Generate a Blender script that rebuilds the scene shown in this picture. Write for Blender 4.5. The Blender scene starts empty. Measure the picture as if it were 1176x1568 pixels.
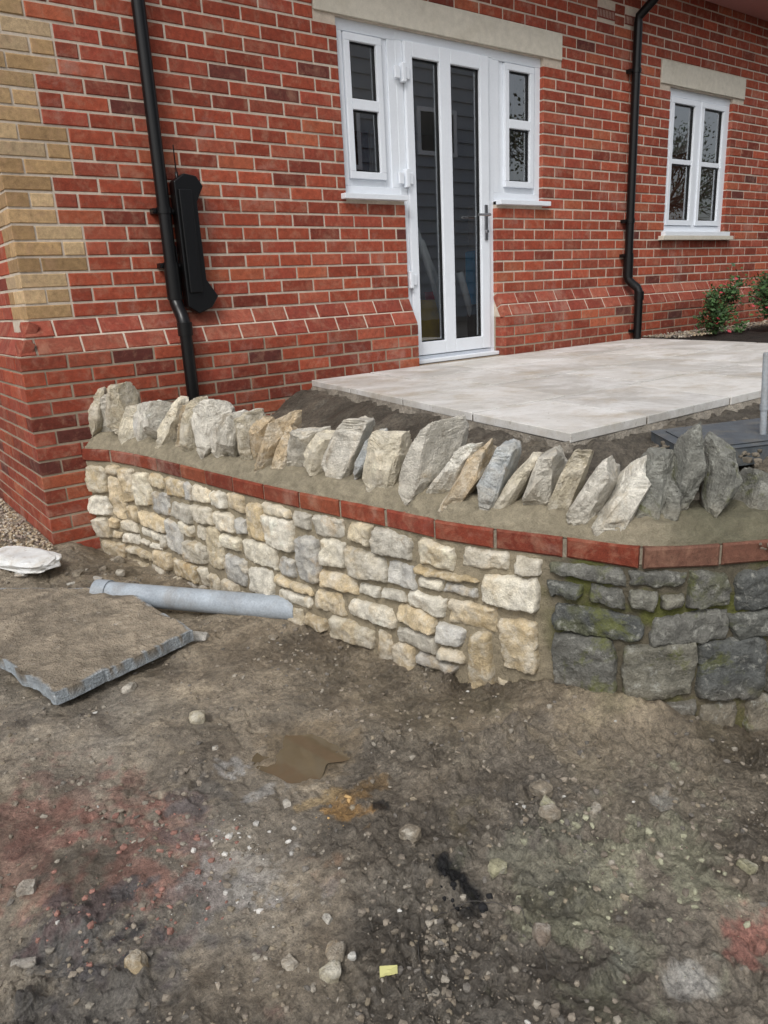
import bpy, bmesh, math, random
import numpy as np
from mathutils import Vector, Matrix
random.seed(7); rng=np.random.default_rng(7)
S=bpy.context.scene
col=S.collection

# ------------------------------------------------------------ helpers
def lin(r,g,b):
    f=lambda c:(c/255/12.92) if c/255<=.04045 else ((c/255+.055)/1.055)**2.4
    return (f(r),f(g),f(b))
def hsh(ix,iy,iz,seed):
    n=(ix.astype(np.int64)*374761393+iy.astype(np.int64)*668265263+iz.astype(np.int64)*2147483647+seed*1274126177)&0xffffffff
    n=((n^(n>>13))*1274126177)&0xffffffff
    n=(n^(n>>16))&0xffffff
    return n/float(0xffffff)
def vnoise(x,y,z=None,seed=0):
    x=np.asarray(x,float); y=np.asarray(y,float)
    z=np.zeros_like(x) if z is None else np.asarray(z,float)
    xi=np.floor(x);yi=np.floor(y);zi=np.floor(z)
    xf=x-xi;yf=y-yi;zf=z-zi
    u=xf*xf*(3-2*xf);v=yf*yf*(3-2*yf);w=zf*zf*(3-2*zf)
    r=0
    for dx in (0,1):
        for dy in (0,1):
            for dz in (0,1):
                r=r+hsh(xi+dx,yi+dy,zi+dz,seed)*(u if dx else 1-u)*(v if dy else 1-v)*(w if dz else 1-w)
    return r*2-1
def fbm(x,y,z=None,oct=4,seed=0,gain=.5):
    a=1;t=0;s=0;f=1
    for i in range(oct):
        t=t+a*vnoise(np.asarray(x)*f+i*17.3,np.asarray(y)*f-i*9.1,None if z is None else np.asarray(z)*f+i*5.7,seed+i); s+=a; a*=gain; f*=2.03
    return t/s
def sst(a,b,x):
    t=np.clip((x-a)/(b-a),0,1); return t*t*(3-2*t)

def obj(name,verts,faces,mat=None,cols=None,smooth=False,parent=None,attrs=None):
    me=bpy.data.meshes.new(name)
    me.from_pydata([tuple(v) for v in verts],[],[tuple(f) for f in faces])
    if cols is not None:
        a=me.color_attributes.new('Col','FLOAT_COLOR','POINT')
        c=np.ones((len(me.vertices),4),dtype=np.float32); c[:,:3]=np.asarray(cols)[:,:3]
        a.data.foreach_set('color',c.ravel())
    if attrs:
        for k,v in attrs.items():
            a=me.attributes.new(k,'FLOAT','POINT'); a.data.foreach_set('value',np.asarray(v,dtype=np.float32).ravel())
    if smooth: me.polygons.foreach_set('use_smooth',[True]*len(me.polygons))
    me.update()
    o=bpy.data.objects.new(name,me); col.objects.link(o)
    if mat: me.materials.append(mat)
    if parent: o.parent=parent
    return o
def empty(name):
    o=bpy.data.objects.new(name,None); o.empty_display_size=.1; col.objects.link(o); return o
class MB:
    def __init__(s): s.v=[];s.f=[];s.c=[]
    def add(s,vs,fs,c=(1,1,1)):
        n=len(s.v); s.v.extend([tuple(x) for x in vs]); s.f.extend([tuple(i+n for i in f) for f in fs])
        if hasattr(c,'shape') and getattr(c,'ndim',1)==2: s.c.extend([tuple(k) for k in c])
        else: s.c.extend([c]*len(vs))
    def box(s,x0,x1,y0,y1,z0,z1,c=(1,1,1)):
        s.add([(x0,y0,z0),(x1,y0,z0),(x1,y1,z0),(x0,y1,z0),(x0,y0,z1),(x1,y0,z1),(x1,y1,z1),(x0,y1,z1)],
              [(0,3,2,1),(4,5,6,7),(0,1,5,4),(1,2,6,5),(2,3,7,6),(3,0,4,7)],c)
    def tube(s,pts,r,c=(1,1,1),n=16,cap=True):
        pts=[Vector(p) for p in pts]; rs=r if isinstance(r,(list,tuple)) else [r]*len(pts)
        base=len(s.v); prev=None
        for i,p in enumerate(pts):
            d=(pts[min(i+1,len(pts)-1)]-pts[max(i-1,0)]).normalized()
            if prev is None:
                up=Vector((0,0,1)) if abs(d.z)<.9 else Vector((1,0,0))
                a=d.cross(up).normalized()
            else:
                a=(prev-d*prev.dot(d)).normalized()
            prev=a; b=d.cross(a)
            for k in range(n):
                t=2*math.pi*k/n; s.v.append(tuple(p+(a*math.cos(t)+b*math.sin(t))*rs[i])); s.c.append(c)
        for i in range(len(pts)-1):
            for k in range(n):
                s.f.append((base+i*n+k,base+i*n+(k+1)%n,base+(i+1)*n+(k+1)%n,base+(i+1)*n+k))
        if cap:
            s.f.append(tuple(base+k for k in range(n))[::-1]); s.f.append(tuple(base+(len(pts)-1)*n+k for k in range(n)))
    def obj(s,name,mat=None,smooth=False,parent=None,bevel=0,auto=None):
        o=obj(name,s.v,s.f,mat,s.c,smooth,parent)
        if bevel:
            m=o.modifiers.new('b','BEVEL'); m.width=bevel; m.segments=2; m.limit_method='ANGLE'; m.angle_limit=.6
        if auto:
            me=o.data; me.polygons.foreach_set('use_smooth',[True]*len(me.polygons))
            m=o.modifiers.new('e','EDGE_SPLIT'); m.split_angle=auto
        return o
def grid_faces(nu,nv):
    i=np.arange(nu-1)[:,None]*nv+np.arange(nv-1)[None,:]
    return np.stack([i,i+nv,i+nv+1,i+1],-1).reshape(-1,4).tolist()

# ------------------------------------------------------------ materials
def newmat(name):
    m=bpy.data.materials.new(name); m.use_nodes=True; nt=m.node_tree; b=nt.nodes['Principled BSDF']; return m,nt,b
def noise(nt,scale,detail=4,rough=.6,vec=None,dist=0):
    n=nt.nodes.new('ShaderNodeTexNoise'); n.inputs['Scale'].default_value=scale; n.inputs['Detail'].default_value=detail
    n.inputs['Roughness'].default_value=rough; n.inputs['Distortion'].default_value=dist
    if vec: nt.links.new(vec,n.inputs['Vector'])
    return n.outputs['Fac']
def ramp(nt,fac,stops):
    r=nt.nodes.new('ShaderNodeValToRGB'); nt.links.new(fac,r.inputs[0])
    e=r.color_ramp.elements
    while len(e)<len(stops): e.new(.5)
    for i,(p,c) in enumerate(stops):
        e[i].position=p; e[i].color=(c if len(c)==4 else (*c,1)) if isinstance(c,tuple) else (c,c,c,1)
    return r.outputs[0]
def mix(nt,fac,a,b,mode='MIX'):
    m=nt.nodes.new('ShaderNodeMix'); m.data_type='RGBA'; m.blend_type=mode
    for sock,val in ((m.inputs[0],fac),(m.inputs[6],a),(m.inputs[7],b)):
        if hasattr(val,'is_linked'): nt.links.new(val,sock)
        else: sock.default_value=(val if not isinstance(val,tuple) else (*val[:3],1))
    return m.outputs[2]
def coords(nt): return nt.nodes.new('ShaderNodeTexCoord').outputs['Object']
def bump(nt,b,hs):
    prev=None
    for h,d in hs:
        n=nt.nodes.new('ShaderNodeBump'); n.inputs['Strength'].default_value=1; n.inputs['Distance'].default_value=d
        nt.links.new(h,n.inputs['Height'])
        if prev: nt.links.new(prev,n.inputs['Normal'])
        prev=n.outputs[0]
    nt.links.new(prev,b.inputs['Normal'])
def attr(nt,name='Col'):
    a=nt.nodes.new('ShaderNodeAttribute'); a.attribute_name=name; return a
def stdmat(name,base=None,rough=.85,var=.35,sc=30,fine=250,bd=.004,fd=.001,tints=(),metal=0,spec=.3):
    m,nt,b=newmat(name); v=coords(nt)
    c=attr(nt).outputs['Color'] if base is None else None
    if c is None:
        rgb=nt.nodes.new('ShaderNodeRGB'); rgb.outputs[0].default_value=(*base,1); c=rgb.outputs[0]
    n1=noise(nt,sc,6,.65,v); n2=noise(nt,fine,3,.6,v)
    k=ramp(nt,n1,[(.25,1-var),(.75,1+var*.6)]); c=mix(nt,1.0,c,k,'MULTIPLY')
    k2=ramp(nt,n2,[(.3,1-var*.6),(.7,1+var*.4)]); c=mix(nt,1.0,c,k2,'MULTIPLY')
    for tint,tf,tsc,lo,hi in tints:
        t=ramp(nt,noise(nt,tsc,8,.72,v,.4),[(lo,0.0),(hi,1.0)]); mm=nt.nodes.new('ShaderNodeMath'); mm.operation='MULTIPLY'; mm.inputs[1].default_value=tf
        nt.links.new(t,mm.inputs[0]); c=mix(nt,mm.outputs[0],c,tint)
    nt.links.new(c,b.inputs['Base Color']); b.inputs['Roughness'].default_value=rough; b.inputs['Metallic'].default_value=metal
    b.inputs['Specular IOR Level'].default_value=spec
    if bd: bump(nt,b,[(n1,bd),(n2,fd)])
    return m
M_brick=stdmat('brick',None,.82,.36,38,300,.0035,.0018,tints=[((.46,.27,.18),.35,13,.50,.68),((.07,.025,.018),.38,24,.56,.74),((.52,.42,.35),.45,2.2,.56,.76),((.10,.045,.03),.35,1.4,.56,.74)])
M_mort=stdmat('brick_mortar',None,.95,.2,40,400,.002,.001,tints=[((.20,.16,.12),.5,2.5,.50,.72)])
M_stone=stdmat('rubble_stone',None,.9,.34,30,190,.008,.0035,tints=[((.68,.65,.57),.5,19,.48,.64),((.20,.155,.10),.55,18,.56,.70),((.47,.31,.14),.5,7,.57,.69)])
M_old=stdmat('weathered_stone',None,.95,.45,26,170,.010,.004,tints=[((.38,.38,.34),.6,34,.54,.66),((.03,.03,.026),.5,14,.54,.70),((.11,.12,.03),.75,7,.56,.66)])
M_cope=stdmat('coping_stone',None,.92,.38,26,160,.011,.005,tints=[((.70,.66,.57),.5,14,.46,.64),((.17,.14,.10),.6,21,.55,.68),((.44,.33,.18),.4,8,.58,.7)])
M_wmort=stdmat('wall_mortar',None,.95,.32,35,240,.008,.004,tints=[((.14,.12,.08),.4,5,.48,.72)])
M_lint=stdmat('cast_stone_lintel',(.62,.58,.49),.85,.15,20,300,.001,.0006,tints=[((.4,.36,.27),.4,5,.5,.75)])
M_patio=stdmat('patio_paving',None,.55,.16,14,240,.0015,.001,tints=[((.40,.33,.23),.6,4.5,.50,.66),((.84,.84,.83),.6,2.2,.44,.62),((.25,.21,.16),.6,34,.60,.68)])
M_conc=stdmat('rough_concrete',None,.95,.42,20,130,.018,.008,tints=[((.13,.11,.085),.6,6,.46,.68),((.46,.44,.40),.5,45,.58,.68)])
M_gravel=stdmat('pebbles',None,.85,.3,60,400,.001,.0005)
M_black=stdmat('black_plastic',(.005,.005,.0055),.3,.1,20,200,0,0,spec=.35)
M_white=stdmat('white_upvc',(.76,.80,.85),.3,.04,8,100,0,0,spec=.5)
M_grey=stdmat('grey_clay_pipe',(.34,.38,.42),.5,.25,14,120,.001,.0006,tints=[((.2,.17,.13),.6,6,.48,.7)])
M_metal=stdmat('brushed_metal',(.45,.45,.46),.3,.05,20,200,0,0,metal=1)
M_int=stdmat('plaster_interior',(.7,.69,.66),.9,.05,8,80,0,0)
M_col=stdmat('painted',None,.55,.08,12,120,0,0)
M_leaf=stdmat('leaves',None,.6,.3,10,90,0,0)
M_bark=stdmat('bark',(.10,.08,.06),.95,.4,10,80,.01,.004)
M_clad=stdmat('cladding',None,.6,.08,6,60,0,0)
M_slate=stdmat('slate',(.10,.115,.13),.6,.3,25,250,.002,.001,tints=[((.2,.18,.14),.6,10,.48,.7)])
M_puddle=stdmat('muddy_water',(.13,.10,.062),.04,.08,6,40,0,0,spec=.6)
m,nt,b=newmat('window_glass'); nt.nodes.remove(b)
out=nt.nodes['Material Output']; g=nt.nodes.new('ShaderNodeBsdfGlossy'); g.inputs['Roughness'].default_value=.0; g.inputs['Color'].default_value=(.93,.97,1,1)
tr=nt.nodes.new('ShaderNodeBsdfTransparent'); tr.inputs[0].default_value=(.93,.96,.96,1)
fr=nt.nodes.new('ShaderNodeFresnel'); fr.inputs[0].default_value=1.5
ma=nt.nodes.new('ShaderNodeMath'); ma.operation='MULTIPLY_ADD'; ma.inputs[1].default_value=2.0; ma.inputs[2].default_value=.18; ma.use_clamp=True
mx=nt.nodes.new('ShaderNodeMixShader'); nt.links.new(fr.outputs[0],ma.inputs[0]); nt.links.new(ma.outputs[0],mx.inputs[0]); nt.links.new(tr.outputs[0],mx.inputs[1]); nt.links.new(g.outputs[0],mx.inputs[2]); nt.links.new(mx.outputs[0],out.inputs[0])
M_glass=m
# ground material
m,nt,b=newmat('mud_ground'); v=coords(nt)
c=attr(nt).outputs['Color']
n0=noise(nt,2.6,8,.68,v,.5); n1=noise(nt,10,8,.74,v); n2=noise(nt,55,7,.74,v); n3=noise(nt,250,5,.72,v)
vo=nt.nodes.new('ShaderNodeTexVoronoi'); vo.inputs['Scale'].default_value=70
wv=nt.nodes.new('ShaderNodeMix'); wv.data_type='VECTOR'; wv.inputs[0].default_value=.04
nn_=nt.nodes.new('ShaderNodeTexNoise'); nn_.inputs['Scale'].default_value=30; nt.links.new(v,nn_.inputs['Vector']); nt.links.new(v,wv.inputs[4]); nt.links.new(nn_.outputs['Color'],wv.inputs[5]); nt.links.new(wv.outputs[1],vo.inputs['Vector'])
c=mix(nt,1.0,c,ramp(nt,n0,[(.42,(.62,.60,.58)),(.52,(1.0,1.0,1.0)),(.64,(1.18,1.16,1.12))]),'MULTIPLY')
c=mix(nt,1.0,c,ramp(nt,n1,[(.3,.66),(.7,1.28)]),'MULTIPLY')
c=mix(nt,1.0,c,ramp(nt,n2,[(.34,.52),(.5,1.0),(.68,1.38)]),'MULTIPLY')
c=mix(nt,1.0,c,ramp(nt,n3,[(.32,.66),(.68,1.32)]),'MULTIPLY')
sp=ramp(nt,noise(nt,110,6,.8,v),[(.63,0.0),(.69,1.0)])
mm=nt.nodes.new('ShaderNodeMath'); mm.operation='MULTIPLY'; nt.links.new(sp,mm.inputs[0]); nt.links.new(attr(nt,'Speck').outputs['Fac'],mm.inputs[1])
c=mix(nt,mm.outputs[0],c,(.48,.45,.39))
w=attr(nt,'Wet').outputs['Fac']
dk=ramp(nt,w,[(0,1.0),(.5,.66)]); c=mix(nt,1.0,c,dk,'MULTIPLY')
nt.links.new(c,b.inputs['Base Color'])
mr=nt.nodes.new('ShaderNodeMapRange'); mr.inputs[3].default_value=.68; mr.inputs[4].default_value=.05; nt.links.new(w,mr.inputs[0])
nt.links.new(mr.outputs[0],b.inputs['Roughness'])
iv=nt.nodes.new('ShaderNodeMapRange'); iv.inputs[1].default_value=.55; iv.inputs[2].default_value=1.0; iv.inputs[3].default_value=1; iv.inputs[4].default_value=0; nt.links.new(w,iv.inputs[0])
cr=attr(nt,'Crumb').outputs['Fac']; iv2=nt.nodes.new('ShaderNodeMath'); iv2.operation='MULTIPLY'; nt.links.new(iv.outputs[0],iv2.inputs[0]); nt.links.new(cr,iv2.inputs[1])
prev=None
for h,d in ((n2,.026),(n3,.007),(vo.outputs['Distance'],.004)):
    n=nt.nodes.new('ShaderNodeBump'); n.inputs['Distance'].default_value=d; nt.links.new(h,n.inputs['Height']); nt.links.new(iv2.outputs[0],n.inputs['Strength'])
    if prev: nt.links.new(prev,n.inputs['Normal'])
    prev=n.outputs[0]
nt.links.new(prev,b.inputs['Normal'])
M_ground=m

# ------------------------------------------------------------ wall curve
P=np.array([(1.01,4.04),(1.156,3.669),(1.307,2.582),(1.44,1.907),(1.492,1.641),(1.625,1.302),(1.72,1.10),(1.98,.917),(2.6,.55),(3.4,.0),(4.4,-.8)])
def catmull(P,n=24):
    out=[]
    Q=np.vstack([2*P[0]-P[1],P,2*P[-1]-P[-2]])
    for i in range(1,len(Q)-2):
        for t in np.linspace(0,1,n,endpoint=False):
            a,b,c,d=Q[i-1],Q[i],Q[i+1],Q[i+2]
            out.append(.5*((2*b)+(-a+c)*t+(2*a-5*b+4*c-d)*t*t+(-a+3*b-3*c+d)*t**3))
    out.append(P[-1]); return np.array(out)
CP=catmull(P)
for _ in range(12): CP[1:-1]=(CP[:-2]+CP[1:-1]*2+CP[2:])/4
CS=np.concatenate([[0],np.cumsum(np.hypot(*np.diff(CP,axis=0).T))]); SL=CS[-1]
def C(s):
    s=np.asarray(s,float); e=.03
    x=np.interp(s,CS,CP[:,0]);y=np.interp(s,CS,CP[:,1])
    x1=np.interp(np.clip(s-e,0,SL),CS,CP[:,0]);y1=np.interp(np.clip(s-e,0,SL),CS,CP[:,1])
    x2=np.interp(np.clip(s+e,0,SL),CS,CP[:,0]);y2=np.interp(np.clip(s+e,0,SL),CS,CP[:,1])
    tx,ty=x2-x1,y2-y1; L=np.hypot(tx,ty)+1e-9; tx/=L;ty/=L
    return x,y,tx,ty,ty,-tx
def W(s,z,d):
    x,y,tx,ty,nx,ny=C(s); return np.stack([x+nx*d,y+ny*d,z+0*x],-1)

# ------------------------------------------------------------ ground
ZT=-.70
def axis(a,b,step,lo,hi):
    core=np.arange(a,b+1e-6,step); l=[a];r=[b];d=step
    while l[-1]>lo: d*=1.22; l.append(l[-1]-d)
    d=step
    while r[-1]<hi: d*=1.22; r.append(r[-1]+d)
    return np.concatenate([np.array(l[1:])[::-1],core,np.array(r[1:])])
gx=axis(-.32,2.2,.0055,-220,220); gy=axis(.15,4.2,.0065,-220,220)
GX,GY=np.meshgrid(gx,gy,indexing='ij')
def segdist(X,Y,A):
    d=np.full(X.shape,1e9)
    for i in range(len(A)-1):
        ax,ay=A[i];bx,by=A[i+1]; dx,dy=bx-ax,by-ay
        t=np.clip(((X-ax)*dx+(Y-ay)*dy)/(dx*dx+dy*dy),0,1)
        d=np.minimum(d,np.hypot(X-ax-t*dx,Y-ay-t*dy))
    return d
PW=CP[::8]; PO_=CP[(CS>2.76)&(CS<3.03)][::6]
def walldist(X,Y): return segdist(X,Y,PW),segdist(X,Y,PO_)
near=(np.abs(GX)<8)&(np.abs(GY)<8)
WD=np.full(GX.shape,1e3);WO=np.full(GX.shape,1e3)
WD[near],WO[near]=walldist(GX[near],GY[near])
def crumb(X,Y):
    return np.clip(.15+.85*sst(-.22,.22,fbm(X*1.7,Y*1.7,oct=3,seed=30)+.6*(1-sst(1.0,1.75,Y))-.28),0,1)
def gh(X,Y,wd,wo):
    h=-1.27+.0*X
    h=h+.065*np.exp(-(wo/.13)**2)+.025*np.exp(-(wo/.40)**2)
    h=h+.015*np.exp(-(wd/.1)**2)
    h=h-.04*sst(1.72,2.0,X)*(1-sst(1.1,1.5,Y))
    h=h+.085*sst(3.3,4.0,Y)*(1-sst(.85,1.05,X))
    h=h-.05*sst(2.6,3.1,Y)*sst(.9,1.2,X)
    h=h-.02*sst(1.2,1.55,Y)*sst(1.0,1.4,X)*(1-sst(1.9,2.4,Y))
    f=.022*fbm(X*2.6,Y*2.6,oct=4,seed=3)+.018*fbm(X*8,Y*8,oct=4,seed=5)
    fine=.011*fbm(X*30,Y*30,oct=4,seed=9,gain=.6)
    lump=np.clip(fbm(X*15,Y*15,oct=4,seed=21)-.12,0,1)*.055+np.clip(fbm(X*42,Y*42,oct=2,seed=25)-.2,0,1)*.026
    rough=crumb(X,Y)
    edges=np.abs(fbm(X*11+2,Y*11,oct=3,seed=64)); dents=-.012*sst(.10,.0,edges)*sst(.0,.4,fbm(X*2.3,Y*2.3,oct=2,seed=66))
    pud=np.exp(-(((X-.92)/.11)**2+((Y-1.69)/.15)**2)*1.1)
    h=h+(f+(fine+lump)*rough+.006*fbm(X*24,Y*24,oct=4,seed=60)+dents)*(1-.92*pud)-.020*pud
    return h,pud
H,PUD=gh(GX,GY,WD,WO)
far=sst(15,60,np.hypot(GX,GY)); H=H*(1-far)+(-1.27)*far
CRM=crumb(GX,GY)
base=np.array([.315,.266,.20]); c=np.ones(GX.shape+(3,))*base
def blend(c,mask,colr): return c*(1-mask[...,None])+np.array(colr)*mask[...,None]
nz=fbm(GX*6,GY*6,oct=6,seed=40,gain=.6); nz2=fbm(GX*22,GY*22,oct=4,seed=41,gain=.6); nz3=fbm(GX*2.2,GY*2.2,oct=5,seed=44,gain=.6)
c=blend(c,.6*sst(-.1,.35,nz3),(.265,.245,.21))
c=blend(c,.6*sst(-.05,.4,-nz3),(.37,.31,.23))
c=blend(c,.5*sst(.0,.3,nz),(.17,.148,.12))
c=blend(c,.5*CRM,(.24,.223,.196))
c=blend(c,.5*np.exp(-(WD/.45)**2),(.30,.235,.15))
def patch(x,y,rx,ry,colr,amt=1,edge=.35):
    global c
    d=np.sqrt(((GX-x)/rx)**2+((GY-y)/ry)**2)
    m=1-sst(-.3,.3,d-1+edge*2.6*nz+edge*3.2*nz2)
    c=blend(c,m*amt,colr); return m
RED=(.31,.155,.12)
patch(.36,1.50,.17,.22,RED,.75,.45); patch(.30,1.90,.11,.2,(.27,.165,.135),.6,.5); patch(.12,1.75,.14,.2,RED,.55,.5);patch(.5,1.62,.08,.1,RED,.55,.5);patch(.45,1.80,.06,.12,RED,.4,.5)
patch(.62,1.72,.09,.12,(.11,.105,.10),.65,.5); patch(.50,1.55,.09,.1,(.14,.14,.14),.55,.5)
patch(.42,1.32,.16,.12,(.16,.155,.15),.6,.5); patch(.22,1.42,.12,.1,(.13,.135,.145),.6,.5)
patch(.29,1.36,.05,.05,(.04,.04,.045),.8,.5); patch(.20,1.22,.14,.1,(.12,.12,.12),.5,.5)
patch(.84,1.36,.055,.06,(.52,.31,.11),.85,.5); patch(.90,1.42,.06,.03,(.46,.31,.15),.7,.6); patch(.70,1.28,.06,.05,(.38,.24,.15),.6,.6); patch(.80,1.46,.07,.02,(.46,.34,.18),.7,.6)
patch(.89,1.0,.026,.075,(.012,.012,.013),1,.3); patch(.86,.93,.03,.03,(.02,.02,.02),.8,.4); patch(.915,1.325,.018,.03,(.02,.02,.022),.9,.3)
patch(.57,1.36,.13,.1,(.42,.40,.37),.55,.6); patch(.67,1.74,.05,.05,(.54,.53,.51),.65,.6); patch(.73,1.60,.06,.03,(.46,.45,.43),.55,.6)
patch(1.12,.80,.22,.14,(.38,.375,.26),.6,.6); patch(1.0,.66,.12,.10,(.39,.385,.28),.6,.6); patch(1.35,.75,.16,.1,(.37,.36,.26),.6,.6)
patch(1.06,.56,.055,.04,(.54,.52,.48),.85,.25); patch(1.0,.66,.05,.03,(.46,.46,.38),.7)
patch(1.24,.54,.05,.04,(.36,.15,.12),.8,.5); patch(1.14,.62,.03,.02,(.33,.175,.15),.6,.6); patch(1.45,.86,.04,.03,(.46,.44,.41),.7,.5)
patch(1.05,1.12,.05,.04,(.34,.29,.19),.6,.6); patch(.92,1.69,.13,.15,(.29,.225,.145),.8,.2); patch(1.15,.97,.12,.1,(.17,.16,.14),.5,.6)
patch(.68,2.1,.06,.1,(.18,.16,.13),.6,.6);patch(1.0,1.9,.1,.08,(.19,.165,.13),.5,.6); patch(1.3,1.2,.1,.12,(.21,.185,.155),.5,.6)
c=blend(c,.5*np.exp(-(WO/.3)**2)*sst(-.2,.3,nz),(.21,.19,.105))
speck=np.clip(.2+.4*CRM+.3*sst(-.1,.5,nz)+.7*np.exp(-(((GX-.57)/.22)**2+((GY-1.35)/.18)**2))-.5*np.exp(-(WD/.3)**2),0,1)
Vt=np.stack([GX,GY,H],-1).reshape(-1,3)
wet=np.clip(PUD*.75+.5*sst(-.05,.35,fbm(GX*3.1,GY*3.1,oct=5,seed=77)),0,.8)
ground=obj('ground',Vt.tolist(),grid_faces(len(gx),len(gy)),M_ground,np.clip(c,.005,1).reshape(-1,3),True,attrs={'Wet':wet.ravel(),'Speck':speck.ravel(),'Crumb':(.5+.5*CRM).ravel()})
def gz(x,y):
    X=np.array([x],float);Y=np.array([y],float); return float(gh(X,Y,*walldist(X,Y))[0][0])
# puddle: level water sheet lying in the hollow
zc=gz(.92,1.69)+.007; n_=64; vs=[(.92,1.69,zc)]
for i in range(n_):
    a=2*math.pi*i/n_; r_=1+.25*math.sin(2*a+1)+.15*math.sin(5*a); vs.append((.92+.13*r_*math.cos(a),1.69+.16*r_*math.sin(a),zc))
obj('puddle',vs,[(0,i+1,(i+1)%n_+1) for i in range(n_)],M_puddle)

# ------------------------------------------------------------ rocks
def ico(sub):
    bm=bmesh.new(); bmesh.ops.create_icosphere(bm,subdivisions=sub,radius=1); v=np.array([x.co[:] for x in bm.verts]); f=[[q.index for q in p.verts] for p in bm.faces]; bm.free(); return v,f
ICO={k:ico(k) for k in (1,2,3,4,5)}
def rock(sub,dims,seed,boxy=.6,planes=7,nz=.06,cut=(.62,.9)):
    r=np.random.default_rng(seed)
    v,f=ICO[sub]; v=np.sign(v)*np.abs(v)**boxy
    v=v/np.maximum(1,np.abs(v).max())
    for i in range(planes):
        n=r.normal(size=3); n/=np.linalg.norm(n); dd=r.uniform(*cut)*np.abs(v@n).max()
        o=np.maximum(0,v@n-dd); v=v-o[:,None]*n
    o=r.uniform(0,50,3); q=v*1.7+o
    disp=fbm(q[:,0],q[:,1],q[:,2],oct=5 if sub>3 else 3,seed=seed%97,gain=.6)
    v=v*(1+nz*2*disp)[:,None]
    return v*np.array(dims)/2,f
def rotz(v,a):
    c_,s_=math.cos(a),math.sin(a); return np.stack([v[:,0]*c_-v[:,1]*s_,v[:,0]*s_+v[:,1]*c_,v[:,2]],-1)

# ------------------------------------------------------------ retaining wall
wall=empty('stone_retaining_wall')
BB=ZT-.068
OLD=2.74
ns=1300;nzv=130
ss=np.linspace(0,SL,ns); zz=np.linspace(-1.5,BB+.01,nzv); SS,ZZ=np.meshgrid(ss,zz,indexing='ij')
D=-.005+.007*fbm(SS*18,ZZ*18,oct=4,seed=60,gain=.6)
pts=W(SS.ravel(),ZZ.ravel(),D.ravel())
mc=np.ones((ns*nzv,3))*np.array([.32,.275,.195]); s1=SS.ravel();z1=ZZ.ravel()
om=sst(OLD-.05,OLD+.12,s1+.05*fbm(s1*8,z1*8,seed=61)); mc=mc*(1-om[:,None])+np.array([.12,.105,.075])*om[:,None]
ms=om*sst(-.05,.25,fbm(s1*9,z1*9,oct=4,seed=62)); mc=mc*(1-ms[:,None])+np.array([.10,.105,.03])*ms[:,None]
dk=sst(-1.1,-1.25,z1)*.35; mc=mc*(1-dk[:,None])+np.array([.19,.15,.10])*dk[:,None]
obj('wall_mortar_face',pts.tolist(),grid_faces(ns,nzv),M_wmort,mc,True,wall)
mb=MB(); sv=np.linspace(0,SL,160); prof=[(-.018,-1.5),(-.018,BB),(-.003,BB+.002),(-.003,ZT-.01),(-.30,ZT-.01),(-.30,-1.5)]
A=np.concatenate([W(sv,np.full_like(sv,z),np.full_like(sv,d)) for d,z in prof])
fs=[]
for k in range(len(prof)-1):
    for i in range(159): fs.append((k*160+i,k*160+i+1,(k+1)*160+i+1,(k+1)*160+i))
mb.add(A,fs,(.30,.26,.2)); mb.obj('wall_core',M_wmort,parent=wall)
NEWC=[(.64,.57,.44),(.69,.64,.52),(.56,.45,.28),(.56,.51,.41),(.71,.67,.57),(.59,.48,.31),(.50,.47,.40),(.66,.60,.48),(.60,.52,.37),(.47,.46,.43),(.68,.62,.48),(.70,.66,.56),(.62,.51,.34)]
OLDC=[(.17,.168,.15),(.13,.133,.12),(.20,.195,.165),(.22,.21,.17),(.11,.115,.11),(.25,.235,.18)]
mbN=MB();mbO=MB()
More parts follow.
